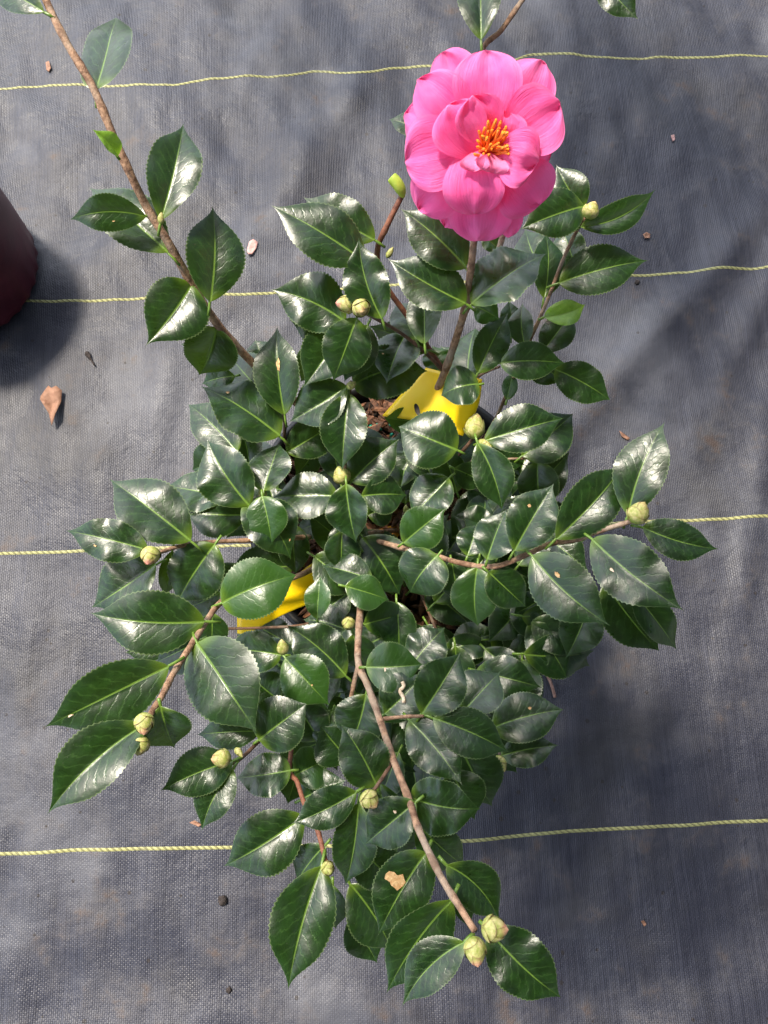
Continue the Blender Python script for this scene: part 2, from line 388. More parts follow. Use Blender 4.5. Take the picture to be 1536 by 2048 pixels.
fs = [(j*nx+i, j*nx+i+1, (j+1)*nx+i+1, (j+1)*nx+i) for j in range(len(YS)-1) for i in range(nx-1)]
g.add(vs, fs)
ground = tag(g.build('ground', M['mat']), 'dark grey woven weed mat with thin yellow stripes under the potted plant', 'ground', kind='structure')
def ground_hit(px, py, lift=0.0):
    p = P(px, py, 0)
    for _ in range(4): p = P(px, py, ground_z(p.x, p.y)+lift)
    return p
STRIPES = [
 [(-60,181),(0,178),(85,173),(170,170),(255,171),(340,170),(390,163),(440,157),(510,152),(570,151),(630,143),(680,146),(730,144),(800,136),(880,130),(960,128),(1000,130),(1035,118),(1060,110),(1090,108),(1170,112),(1230,116),(1275,118),(1330,114),(1400,115),(1450,112),(1536,113),(1600,112)],
 [(-60,606),(70,602),(150,601),(230,599),(310,595),(400,592),(480,589),(560,585),(680,578),(800,569),(900,565),(1000,561),(1100,560),(1200,556),(1270,551),(1340,547),(1400,541),(1440,535),(1480,537),(1536,533),(1600,532)],
 [(-60,1109),(0,1107),(90,1105),(160,1102),(400,1094),(800,1078),(1200,1049),(1400,1040),(1470,1036),(1536,1032),(1600,1030)],
 [(-60,1711),(0,1708),(70,1706),(150,1700),(230,1699),(300,1697),(380,1696),(450,1695),(540,1694),(640,1692),(740,1690),(830,1686),(930,1682),(1024,1673),(1120,1664),(1200,1659),(1300,1654),(1365,1651),(1440,1645),(1536,1641),(1600,1638)],
]
for pts in STRIPES:
    ctr = spline([ground_hit(a, b) for a, b in pts], 14)
    run = ctr[-1]-ctr[0]; run.z = 0; run.normalize()       # the yarn runs on past the picture on both sides
    ctr = [ctr[0]-run*(.08*q) for q in range(40, 0, -1)]+ctr+[ctr[-1]+run*(.08*q) for q in range(1, 41)]
    k = MB(); vsn = []; us = []; fsn = []; acc = 0
    for i, c in enumerate(ctr):
        tng = (ctr[min(i+1, len(ctr)-1)]-ctr[max(i-1, 0)]); tng.z = 0; tng.normalize(); sd = Vector((-tng.y, tng.x, 0))
        if i: acc += (c-ctr[i-1]).length
        for j, (o, hh) in enumerate(((-.0016, .0001), (-.0009, .0004), (0, .0006), (.0009, .0004), (.0016, .0001))):
            q = c+sd*o; vsn.append((q.x, q.y, ground_z(q.x, q.y)+hh)); us.append((j/4, acc/.0062))
    for i in range(len(ctr)-1):
        for j in range(4): a = i*5+j; fsn.append((a, a+1, a+6, a+5))
    k.add(vsn, fsn, us); k.build('stripe', M['yarn'], ground)

# ------------------------------------------------------------------ the plant
ROOTPX = (800, 1055)
SOIL_Z = .184
base = P(*ROOTPX, SOIL_Z)
plant = tag(empty('camellia_plant', base), 'camellia shrub with glossy dark green leaves, plump buds and one open pink flower', 'plant')

BR = [ # material, start radius mm, end radius mm, points
 ('bark', 4.2, 2.7, [(800,1030,.19),(650,860,.25),(520,740,.30),(440,655,.335),(385,570,.36),(335,482,.385),(290,408,.40),(235,292,.42),(187,177,.435),(133,85,.445),(92,0,.452),(70,-60,.456)]),
 ('bark', 4.0, 2.5, [(820,1020,.19),(850,850,.25),(889,745,.30),(908,690,.32),(928,625,.35),(937,570,.37),(946,500,.395),(955,400,.42),(972,310,.433)]),
 ('bark', 2.4, 2.0, [(930,628,.347),(962,560,.355),(1000,490,.365),(1012,400,.375),(985,200,.39),(965,103,.395),(1003,60,.40),(1045,0,.405),(1090,-60,.41),(1150,-85,.408),(1200,-62,.40)]),
 ('bark', 1.4, 1.1, [(985,205,.389),(920,240,.375),(852,262,.361)]),
 ('bark_red', 2.6, 2.4, [(889,745,.295),(820,640,.325),(765,560,.35),(755,500,.365),(775,450,.38),(803,393,.392)]),
 ('bark_dark', 1.7, 1.5, [(889,745,.30),(850,705,.315),(800,665,.33),(740,631,.348),(700,608,.352)]),
 ('bark', 2.0, 1.5, [(900,1000,.19),(985,850,.245),(1025,760,.28),(1060,680,.305),(1095,600,.325),(1128,515,.345),(1160,450,.36),(1180,425,.366)]),
 ('bark', 1.4, 1.2, [(925,800,.26),(955,755,.285),(1000,733,.298)]),
 ('bark', 2.6, 1.9, [(800,1060,.19),(730,1070,.24),(790,1092,.275),(870,1112,.292),(930,1128,.305),(990,1133,.32),(1045,1113,.33),(1100,1088,.34),(1150,1080,.348),(1200,1062,.356),(1245,1048,.364),(1268,1040,.368)]),
 ('bark_dark', 2.4, 1.7, [(815,1040,.20),(860,975,.24),(905,925,.265),(940,885,.285),(950,870,.29)]),
 ('bark', 2.4, 1.8, [(760,1060,.19),(600,1075,.255),(520,1080,.28),(440,1083,.295),(370,1090,.312),(310,1108,.332)]),
 ('bark', 2.8, 2.2, [(740,1080,.19),(600,1150,.26),(500,1180,.275),(443,1204,.322),(405,1255,.345),(370,1310,.362),(345,1350,.377),(325,1390,.392),(300,1430,.405)]),
 ('bark', 3.2, 1.9, [(780,1090,.19),(735,1150,.215),(722,1195,.265),(720,1225,.305),(716,1320,.337),(735,1370,.35),(760,1440,.37),(785,1515,.39),(818,1600,.41),(838,1660,.422),(880,1750,.44),(920,1815,.448),(950,1862,.455)]),
 ('bark', 1.8, 1.5, [(717,1325,.333),(704,1385,.333),(690,1450,.325)]),
 ('bark', 1.5, 1.2, [(766,1438,.369),(800,1434,.370),(848,1432,.370)]),
 ('bark_red', 2.0, 1.6, [(720,1100,.19),(620,1350,.27),(580,1520,.325),(595,1565,.340),(610,1610,.35),(635,1660,.362),(648,1710,.372),(655,1735,.376)]),
 ('bark_dark', 1.6, 1.4, [(620,1350,.275),(560,1430,.31),(510,1490,.345),(470,1525,.362),(450,1520,.368)]),
 ('bark_dark', 1.4, 1.3, [(787,1520,.388),(770,1548,.393),(745,1585,.398)]),
 ('bark_dark', 1.6, 1.3, [(760,1120,.19),(700,1200,.22),(620,1246,.25),(540,1255,.258),(440,1258,.262),(430,1262,.262)]),
 ('bark_dark', 2.0, 1.5, [(790,1050,.185),(720,980,.22),(640,930,.245),(575,890,.27),(570,850,.285),(566,825,.295)]),
 ('bark', 1.8, 1.5, [(770,1060,.185),(660,1055,.215),(590,1035,.245),(540,1005,.27),(520,990,.282)]),
 ('bark', 1.4, 1.1, [(860,1010,.19),(980,930,.235),(1045,917,.25),(1080,920,.255)]),
 ('bark_dark', 1.8, 1.4, [(780,1040,.185),(740,1000,.22),(705,975,.25),(690,955,.26),(700,780,.305),(703,770,.308)]),
 ('bark_dark', 3.0, 2.4, [(815,1120,.17),(800,1060,.19),(840,960,.215),(870,920,.23)]),
 ('bark', 1.6, 1.2, [(740,1110,.19),(650,1085,.20),(600,1040,.205),(575,1020,.21)]),
 ('bark_dark', 1.6, 1.2, [(800,1090,.19),(860,1230,.225),(900,1330,.26),(930,1425,.285),(985,1460,.30),(1000,1515,.30)]),
]
rng = random.Random(4)
for mt, r0, r1, pts in BR:
    ctr = spline([P(*p) for p in pts], 8)
    k = MB(); n = len(ctr)
    rad = [(r0+(r1-r0)*i/(n-1))*.00074*(1+.07*mnoise.noise(Vector((i*.9, r0*7, 0)))) for i in range(n)]
    q = rng.randint(3, 8)
    while q < n-3:
        for d in (-1, 0, 1): rad[q+d] *= (1.16 if d == 0 else 1.06)
        q += rng.randint(6, 15)
    k.tube(ctr, rad, 10, uv=None, rnd=.03, rng=rng)
    k.build('branch', M[mt], plant, ctr[0])

# ---- leaves -------------------------------------------------------------
# base px, tip px, full width px, height of base, rise to the tip, then options
# roll: lean about the midrib (deg, + turns the right-hand half down); fold: V of the halves; arch: bow along the length; bl: bluntness; bend: sideways bow; y: young
L = [
 (88,24,-25,-28,60,.452,.0,{}),
 (192,180,228,25,88,.432,-.006,dict(fold=6,roll=-26,bl=1.8,arch=.03)),
 (236,312,185,258,34,.424,.012,dict(y=1,fold=45,arch=.15)),
 (322,440,367,243,92,.402,.010,dict(fold=24,arch=.05)),
 (292,432,138,440,66,.398,.004,dict(fold=16,arch=.10,bend=.08)),
 (336,505,176,370,104,.380,.004,dict(fold=14)),
 (420,604,425,411,106,.368,.012,dict(fold=15,arch=.05)),
 (384,568,290,692,112,.362,-.006,dict(fold=26,bl=.9,p=.68)),
 (433,654,398,752,98,.336,-.012,dict(fold=22,bl=1.2,p=.72,arch=.12)),
 (432,690,360,688,48,.318,.0,dict()),
 (470,752,403,768,46,.300,.0,dict()),
 (540,802,455,705,92,.290,-.014,dict(bl=1.4,fold=6)),
 (530,730,510,680,60,.27,.0,dict(bl=1.4)),
 (560,872,402,768,108,.297,.012,dict(fold=10,roll=14,spot=[(.72,.25,.03,.03)])),
 (569,830,553,650,82,.302,.014,dict(fold=20,roll=-8,spot=[(.55,.05,.10,.045)])),
 (475,905,376,808,84,.270,-.012,dict(fold=10,bl=1.3)),
 (500,940,480,850,60,.25,.0,dict(bl=1.3)),
 (470,905,384,940,80,.235,-.01,dict(bl=1.4)),
 (500,1012,413,876,100,.300,.014,dict(fold=20,arch=.06)),
 (460,990,330,968,80,.275,-.012,dict(fold=10,bl=1.2,roll=8)),
 (382,1082,217,955,114,.318,.012,dict(fold=14,arch=.06)),
 (495,1030,366,1024,86,.272,.006,dict(fold=18)),
 (487,1008,583,1120,98,.300,-.004,dict(fold=18,y=0,bend=-.1)),
 (524,992,543,1088,76,.306,-.004,dict(bl=1.3,g=1)),
 (527,982,558,886,78,.298,.004,dict(bl=1.4,fold=8,roll=-18)),
 (694,772,577,843,86,.312,-.002,dict(fold=16)),
 (573,905,690,832,78,.282,.004,dict(fold=10,roll=-8)),
 (630,898,590,952,50,.255,.0,dict()),
 (697,786,684,942,84,.310,-.004,dict(fold=22)),
 (713,636,665,765,94,.350,-.010,dict(fold=10,roll=-6)),
 (690,650,606,775,84,.325,-.01,dict(fold=28)),
 (735,650,688,764,84,.332,-.01,dict(fold=10)),
 (692,645,540,578,108,.338,.010,dict(fold=16,bend=.06)),
 (690,655,578,640,90,.320,.0,dict()),
 (650,690,600,765,70,.305,-.01,dict()),
 (764,638,717,474,84,.360,.014,dict(fold=14,bend=-.06)),
 (718,597,697,530,42,.345,.008,dict(fold=6,roll=-10)),
 (849,688,846,560,66,.338,.012,dict(fold=12)),
 (832,680,790,600,66,.322,.0,dict()),
 (860,700,735,650,60,.31,.0,dict()),
 (813,666,772,768,88,.312,-.006,dict(fold=10,arch=.10)),
 (706,770,856,742,98,.302,-.002,dict(fold=10,bend=-.10,bl=1.2)),
 (706,766,780,716,60,.302,.004,dict(fold=10)),
 (880,745,865,690,60,.28,.0,dict(g=1)),
 (958,768,882,790,74,.318,-.006,dict(fold=8,bl=1.5,arch=.15)),
 (845,842,766,836,48,.262,.004,dict(g=1)),
 (915,900,797,852,112,.305,.004,dict(fold=16,bl=1.3,arch=.08)),
 (702,964,800,876,88,.282,.006,dict(fold=12)),
 (830,905,790,990,90,.250,.0,dict()),
 (850,900,830,1000,70,.24,.0,dict()),
 (968,882,1130,834,88,.305,.004,dict(fold=18,arch=.05)),
 (1044,912,1147,826,92,.262,.004,dict(fold=6,bl=1.4)),
 (955,886,1004,1022,72,.312,-.006,dict(fold=26,bend=-.06)),
 (908,937,975,970,54,.275,-.004,dict(fold=10)),
 (975,905,1050,930,60,.24,.0,dict()),
 (898,955,818,1038,80,.290,-.004,dict(fold=18)),
 (806,1086,892,1016,84,.290,.010,dict(g=1,fold=14,arch=.06)),
 (1075,924,1084,1025,78,.258,-.008,dict(fold=12,bl=1.3)),
 (1028,1102,1108,966,92,.340,.012,dict(fold=18)),
 (974,1120,1012,1018,80,.328,.010,dict(fold=14,g=.5,spot=[(.3,-.35,.07,.05)])),
 (935,1112,958,1045,60,.296,.0,dict()),
 (985,1060,905,1030,70,.255,.0,dict()),
 (1010,960,945,1040,80,.245,.0,dict()),
 (985,1005,900,1085,84,.235,.0,dict()),
 (1112,1078,1252,925,92,.350,.014,dict(fold=18,roll=8)),
 (1256,1030,1330,843,96,.366,.012,dict(fold=10,roll=6)),
 (1285,1054,1440,1097,74,.366,.004,dict(fold=12,bend=.06)),
 (1184,1078,1368,1220,112,.360,.018,dict(fold=12,roll=4)),
 (1064,1112,1220,1252,112,.342,.016,dict(fold=12,spot=[(.32,-.25,.05,.03)])),
 (1210,1165,1320,1303,98,.300,-.01,dict(fold=12,bl=1.3)),
 (1265,1180,1358,1302,66,.318,-.012,dict(fold=14)),
 (1180,1200,1130,1318,80,.290,-.012,dict(fold=14)),
 (1085,1195,1028,1228,52,.270,.0,dict(bl=1.4)),
 (1140,1110,1040,1140,70,.24,.0,dict(bl=1.3)),
 (876,1110,820,1185,100,.310,-.008,dict(bl=1.7,g=.6,fold=12,arch=.15)),
 (955,1134,955,1253,86,.312,-.008,dict(fold=14,bl=1.3,g=.5)),
 (976,1143,1052,1214,74,.318,-.006,dict(fold=14,bl=1.3,g=.5)),
 (903,1122,918,1210,56,.285,-.01,dict()),
 (1060,1235,1040,1332,80,.255,-.01,dict(bl=1.3)),
 (1045,1205,975,1285,72,.248,.0,dict(g=.3)),
 (905,1300,1000,1262,70,.240,.0,dict()),
 (980,1280,1075,1270,75,.245,-.01,dict(bl=1.3)),
 (692,968,712,1087,74,.300,-.006,dict(fold=24,roll=8)),
 (676,992,541,994,88,.288,.0,dict(fold=14)),
 (722,992,816,990,76,.282,-.004,dict(fold=20)),
 (735,1030,790,1010,60,.26,.0,dict()),
 (690,1060,740,1075,50,.25,.0,dict()),
 (684,1062,682,1144,66,.272,-.008,dict(fold=34)),
 (725,1075,800,1190,112,.262,-.008,dict(fold=12,bl=1.2)),
 (628,1112,730,1180,84,.262,-.008,dict(fold=12)),
 (690,1172,780,1200,66,.312,-.006,dict(g=1)),
 (585,1050,592,1148,60,.255,-.008,dict(bl=1.5)),
 (443,1206,592,1150,112,.334,-.002,dict(g=.7,fold=8,bl=1.4,arch=.10)),
 (430,1088,352,1208,104,.310,-.008,dict(fold=20,bl=1.2)),
 (296,1100,128,1060,80,.332,.002,dict(fold=10,roll=8)),
 (312,1128,180,1215,104,.312,-.006,dict(fold=10,roll=16)),
 (345,1102,328,1198,40,.300,-.006,dict(roll=-10)),
 (440,1185,365,1218,54,.285,.0,dict()),
 (480,1130,420,1190,60,.27,.0,dict()),
 (410,1243,177,1226,118,.348,.008,dict(fold=12,arch=.06)),
 (335,1300,248,1306,44,.300,.0,dict(roll=-12)),
 (400,1280,310,1325,84,.315,-.006,dict(fold=12)),
 (424,1225,420,1305,60,.300,-.006,dict(fold=8)),
 (338,1332,87,1456,118,.378,.010,dict(fold=14,arch=.05)),
 (292,1448,93,1629,106,.402,.008,dict(fold=24,bend=.05,roll=5)),
 (393,1286,508,1464,142,.356,.016,dict(fold=5,bl=1.25,roll=8)),
 (321,1412,350,1500,92,.402,-.012,dict(fold=30,bl=.8,p=.7,g=.3)),
 (522,1462,392,1470,64,.335,.004,dict(fold=12)),
 (466,1522,320,1582,88,.368,.004,dict(fold=12,roll=10)),
 (466,1538,402,1663,72,.368,-.004,dict(fold=16,bend=.06)),
 (582,1540,472,1555,80,.338,.002,dict(fold=10,bl=1.3)),
 (517,1480,612,1408,106,.350,.002,dict(bl=1.5,fold=8,g=.4,roll=-14)),
 (563,1310,448,1298,78,.300,-.004,dict(fold=12,bl=1.2,spot=[(.45,-.3,.07,.05)])),
 (570,1316,658,1412,92,.322,-.004,dict(fold=14,g=.5,spot=[(.6,-.05,.02,.02)])),
 (692,1352,573,1250,94,.310,.01,dict(fold=16)),
 (634,1238,640,1150,48,.285,.006,dict(g=.6,fold=18)),
 (700,1185,640,1232,66,.255,.0,dict()),
 (728,1248,822,1222,68,.275,-.004,dict(g=.4,fold=14)),
 (695,1260,605,1238,70,.258,.0,dict()),
 (706,1268,738,1342,62,.292,-.008,dict(fold=10)),
 (820,1335,890,1253,82,.272,.006,dict(fold=10)),
 (732,1334,846,1328,92,.352,.0,dict(fold=12,bl=1.2,roll=-6,g=.3)),
 (768,1428,848,1345,92,.356,.008,dict(fold=12,squig=1)),
 (843,1428,922,1302,96,.370,.012,dict(fold=14,arch=.06)),
 (925,1425,1000,1342,92,.330,.006,dict(fold=14)),
 (866,1436,1020,1505,90,.372,.0,dict(fold=14,arch=.06)),
 (818,1440,924,1570,98,.364,.014,dict(fold=14)),
 (732,1388,700,1492,98,.345,-.01,dict(fold=14)),
 (753,1572,681,1446,96,.392,.010,dict(fold=12,p=.72)),
 (665,1420,640,1500,70,.30,.0,dict()),
 (985,1455,1127,1418,92,.302,.002,dict(fold=10,bl=1.3)),
 (1000,1512,1118,1490,62,.285,.0,dict(fold=12)),
 (821,1594,960,1618,102,.405,.012,dict(fold=8,bl=1.4,arch=.08)),
 (920,1490,985,1615,110,.330,-.01,dict(fold=10)),
 (900,1540,950,1640,90,.36,-.01,dict(fold=10)),
 (608,1632,445,1735,112,.345,.006,dict(fold=14,arch=.05)),
 (713,1584,583,1648,74,.402,.002,dict(fold=12)),
 (717,1606,690,1773,80,.398,-.006,dict(fold=26,roll=6)),
 (758,1566,782,1680,80,.375,-.008,dict(fold=18)),
 (832,1604,728,1690,88,.412,-.004,dict(fold=24)),
 (780,1610,800,1725,90,.36,-.01,dict(fold=10)),
 (836,1650,932,1735,78,.405,-.010,dict(fold=12,bl=1.2)),
 (893,1730,1000,1845,84,.432,-.010,dict(fold=16,bend=-.1,g=.3)),
 (853,1704,757,1872,106,.428,-.004,dict(fold=10,bl=1.2,spot=[(.42,.35,.13,.15)])),
 (903,1800,773,1988,104,.440,-.002,dict(fold=12,g=.3,bend=.05)),
 (929,1884,803,2014,84,.450,-.002,dict(fold=16,bend=.08)),
 (978,1862,1122,1996,108,.446,-.004,dict(fold=10,bl=1.3,arch=.06)),
 (643,1732,576,1982,112,.378,.008,dict(fold=24,roll=4)),
 (650,1690,590,1768,70,.345,-.004,dict(fold=12)),
 (700,1768,785,1905,102,.370,-.008,dict(fold=20)),
 (700,1835,755,1928,70,.34,-.008,dict(fold=10)),
 (665,1770,672,1860,56,.34,-.008,dict(fold=10)),
 (715,1690,798,1770,92,.375,-.006,dict(fold=10,roll=-10)),
 (905,1748,940,1862,44,.425,-.006,dict(roll=-14)),
 (600,1520,575,1610,66,.315,-.006,dict(g=.3)),
 (590,1550,655,1520,80,.322,.002,dict(g=.4,bl=1.5)),
 (600,1600,690,1560,80,.318,.002,dict(g=.4,bl=1.3)),
 (700,1520,640,1450,90,.325,.002,dict()),
 (640,1480,590,1400,80,.295,.002,dict()),
 (560,1400,500,1350,80,.28,.002,dict()),
 # near the flower
 (728,522,541,409,104,.372,.012,dict(fold=10,roll=6,arch=.04)),
 (750,480,606,393,88,.375,.008,dict(fold=10,roll=4,arch=.06)),
 (932,607,775,516,92,.368,.010,dict(fold=18)),
 (942,608,1092,502,98,.365,.010,dict(fold=12,arch=.08)),
 (932,536,800,416,98,.380,.008,dict(fold=14)),
 (1168,412,1040,458,88,.366,.0,dict(fold=16,arch=.05)),
 (1166,418,1112,328,66,.362,.006,dict(fold=18)),
 (1162,454,1313,377,54,.364,.012,dict(fold=26,roll=22,bend=.1)),
 (1088,596,1092,460,64,.322,.010,dict(fold=10)),
 (1150,540,1120,450,60,.31,.006,dict()),
 (1118,566,1299,518,90,.338,.004,dict(fold=8,roll=-4)),
 (1088,634,1172,607,46,.328,.006,dict(y=1,fold=25,bend=.12,arch=.1)),
 (1083,706,1147,620,62,.308,.006,dict(fold=14)),
 (1050,692,1045,604,48,.312,.006,dict(fold=10)),
 (1022,675,1018,598,44,.308,.006,dict(fold=10)),
 (956,746,1018,622,64,.318,.010,dict(fold=14)),
 (936,760,950,655,84,.265,.0,dict(fold=8,roll=-12,bl=1.5)),
 (1000,726,1134,727,72,.322,.004,dict(fold=12)),
 (1110,738,1221,800,74,.300,-.004,dict(fold=8,bl=1.3)),
 (1060,720,1130,765,60,.285,.0,dict()),
 (1014,800,1028,742,30,.285,.004,dict(g=1)),
 (962,80,955,-95,84,.405,.012,dict(fold=16)),
 (1195,-55,1277,38,58,.40,.0,dict(fold=14)),
 (850,262,777,237,40,.36,.0,dict(fold=14)),
 (1085,545,1050,455,70,.31,.0,dict(fold=8,roll=-8)),
 (1000,500,960,470,36,.36,.0,dict(g=1)),
 (950,612,1000,640,50,.33,.0,dict(g=.5)),
 (930,760,880,690,60,.26,.0,dict(roll=-10)),
]
BLEM = []
rng = random.Random(11)
def leaf_mesh(spec, mb, frnd):
    bx, by, tx, ty, wpx, z, dz, o = spec
    r = random.Random(int(bx*31+by*17+tx*7+ty))
    A = P(bx, by, z); B = P(tx, ty, z+dz+r.uniform(-.010, .006))
    ax = B-A; Ln = ax.length; e1 = ax/Ln
    mid = (A+B)/2
    view = (CAMP-mid).normalized()
    up = (view*.62 + Vector((0, 0, 1))*.30 + SUN*.08 + Vector((r.uniform(-.27, .27), r.uniform(-.27, .27), 0))).normalized()
    roll = R(o.get('roll', r.uniform(-7, 7)))
    n = (up-e1*up.dot(e1)).normalized()
    side = e1.cross(n).normalized()
    n2 = n*math.cos(roll)+side*math.sin(roll); side = e1.cross(n2).normalized(); n = n2
    sv = side-view*side.dot(view)
    px2m = depth((z+z+dz)/2, (bx+tx)/2, (by+ty)/2)/F
    fold = R(o.get('fold', 12)*1.3+r.uniform(2, 9))
    W = 1.05*wpx*px2m/max(.55, sv.length)/max(.8, math.cos(fold*.85))
    bl = o.get('bl', 1.0); p = o.get('p', r.uniform(.78, .9))
    arch = o.get('arch', r.uniform(.0, .07)); bend = o.get('bend', r.uniform(-.045, .045))
    droop = r.uniform(.02, .09); tw = R(r.uniform(-16, 16)); cup = r.uniform(.20, .42)
    wa = r.uniform(.03, .09); wf = r.uniform(1.5, 3.0); wp = r.uniform(0, 6.28)
    asy = r.uniform(-.05, .05)
    def prof(t):
        q = math.sin(math.pi*min(1, max(0, t))**p)
        e = (.84/bl) + (.75/bl)*sstep(.60, 1.0, t)
        return max(0.0, q)**e
    def pos(t, s, ext=1.0):
        hw = W/2*prof(t)*ext*(1+asy*(1 if s > 0 else -1))
        c = A+e1*(Ln*t) + n*(Ln*(arch*4*t*(1-t) - droop*sstep(.55, 1, t)*t*.5*(1 if t < 1 else 1)))
        c += side*(Ln*bend*4*t*(1-t))
        a = tw*(t-.4); sd = side*math.cos(a)+n*math.sin(a); nn = n*math.cos(a)-side*math.sin(a)
        q = abs(s); f = fold*(1-.45*t)
        h = hw*(math.sin(f)*q*1.15 - cup*q*q*math.sin(f)*1.4 - .10*q*q) + hw*wa*q*math.sin(wf*6.28*t+wp+(1.3 if s > 0 else 0))
        return c + sd*(s*hw*math.cos(f*.8)) + nn*h
    ny, hx = 46, 5
    S = [-1, -.86, -.62, -.36, -.12, 0, .12, .36, .62, .86, 1]
    vs = []; us = []; u2 = []
    for j in range(ny+1):
        t = j/ny; pr = prof(t)
        for s in S:
            ext = 1.0
            if abs(s) == 1 and .12 < t < .97: ext = 1.0+(.026 if j % 2 else -.026)
            vs.append(pos(t, s, ext)); us.append((s*pr, t)); u2.append((abs(s), frnd))
    m_ = len(S); fs_ = []
    for j in range(ny):
        for i in range(m_-1):
            a = j*m_+i; fs_.append((a, a+1, a+m_+1, a+m_))
    mb.add(vs, fs_, us, u2)
    # short stalk
    pl = min(.010, Ln*.13)
    mb.tube([A-e1*pl-n*pl*.5, A-e1*pl*.4-n*.0012, A+e1*Ln*.03-n*.0007, A+e1*Ln*.12-n*.0006], [.0009, .0009, .0008, .0004], 6, uv=(0, 0))
    return A, n, pos, prof, W, Ln
def patch(pos, n, t0, s0, dt, ds, r):
    mb = MB(); k = 14; c = [pos(t0, s0)+n*.0005]
    for i in range(k):
        a = 6.283*i/k; q = r.uniform(.55, 1.15)
        c.append(pos(t0+dt*q*math.sin(a), s0+ds*q*2.2*math.cos(a))+n*.0005)
    mb.add(c, [(0, i+1, (i+1) % k+1) for i in range(k)]); return mb
specs = [(math.hypot(s[0]-s[2], s[1]-s[3])*s[4], s) for s in L]
order = sorted(range(len(L)), key=lambda i: -specs[i][0])
big = set(order[:100]); rest = MB()
for i, s in enumerate(L):
    o = s[7]
    fr = min(1.0, rng.uniform(0, .55)+o.get('g', 0)*.75)  # random tone, plus sunlit green painted in on leaves given g
    mb = MB() if (i in big or o.get('y')) else rest
    A, n, pos, prof, W, Ln = leaf_mesh(s, mb, fr)
    if mb is not rest:
        ob_ = mb.build('young_leaf' if o.get('y') else 'leaf', M['young' if o.get('y') else 'leaf'], plant, A)
        r = random.Random(i)
        for (t0, s0, dt, ds) in o.get('spot', []):
            pm = patch(pos, n, t0, s0, dt*.75, ds*1.1, r); pm.build('blemish', M['blemish'], ob_, pm.v[0])
        if i % 9 == 4 and not o.get('spot') and not o.get('y'):
            pm = patch(pos, n, r.uniform(.3, .8), r.uniform(-.6, .6), r.uniform(.012, .03), r.uniform(.015, .04), r); pm.build('blemish', M['blemish_pale' if i % 2 else 'blemish'], ob_, pm.v[0])
        if o.get('squig'):
            pm = MB(); pm.tube(spline([pos(.62, -.45)+n*.0006, pos(.58, -.25)+n*.0006, pos(.48, -.22)+n*.0006, pos(.44, .05)+n*.0006, pos(.38, .22)+n*.0006], 5), .0011, 6)
            pm.build('blemish', M['blemish_pale'], ob_, pm.v[0])
# deep filler leaves low inside the shrub
fr_ = random.Random(77)
for i in range(240):
    a = fr_.uniform(0, 6.283); q = math.sqrt(fr_.uniform(0, 1))
    cx_, cy_ = 800+q*300*math.cos(a), 1170+q*350*math.sin(a)
    if 640 < cx_ < 960 and 740 < cy_ < 940: continue
    if 740 < cx_ < 900 and 1010 < cy_ < 1110: continue
    if 900 < cx_ < 1040 and 1190 < cy_ < 1290: continue
    if 560 < cx_ < 680 and 880 < cy_ < 1130: continue
    if 470 < cx_ < 700 and 1150 < cy_ < 1280: continue
    a2 = a+fr_.uniform(-1.2, 1.2); ln = fr_.uniform(100, 145)
    leaf_mesh((cx_, cy_, cx_+ln*math.cos(a2), cy_+ln*math.sin(a2), ln*.58, fr_.uniform(.205, .275), fr_.uniform(-.022, .02), {}), rest, fr_.uniform(0, .6))
rl = rest.build('leaves', M['leaf'], plant, base); rl['kind'] = 'stuff'

# ---- buds ---------------------------------------------------------------
BUDS = [ # centre px, tip direction px, radius px, length factor, height, blush
 (692,608, -20,-2, 19, 1.25, .358, 1), (722,617, 2,6, 19, 1.05, .368, .4),
 (950,852, 4,-26, 21, 1.35, .305, .25), (683,950, -6,-16, 18, 1.15, .285, 0),
 (1277,1025, 10,-16, 22, 1.2, .378, .3), (300,1112, -4,14, 20, 1.1, .345, 1), (288,1448, 0,20, 20, 1.25, .412, .8),
 (281,1492, -6,18, 18, 1.2, .404, .2), (442,1517, -20,2, 19, 1.15, .378, .5), (740,1600, 8,9, 20, 1.1, .418, .5),
 (990,1858, 26,2, 25, 1.2, .468, .8), (951,1903, 4,26, 23, 1.3, .462, .8), (697,1248, -2,8, 14, 1.1, .30, 0),
 (565,1294, -2,-16, 12, 1.5, .335, 0), (1182,420, 8,-16, 17, 1.15, .376, .3), (1000,1528, 8,14, 14, 1.4, .325, .2),
 (656,1738, 6,10, 14, 1.3, .385, 0), (703,770, 8,-6, 8, 1.5, .318, 0), (970,888, 16,8, 8, 2.2, .308, 0), (322,436, 0,-14, 7, 2.0, .402, 0),
 (668,1036, 2,-6, 9, 1.2, .24, 0), (478,1505, 6,8, 7, 2.0, .364, 0), (812,1018, 0,-6, 6, 1.6, .25, 0), (780,505, 6,-10, 6, 2.2, .372, 0),
 (525,985, -4,-14, 8, 2.0, .292, 0),
]
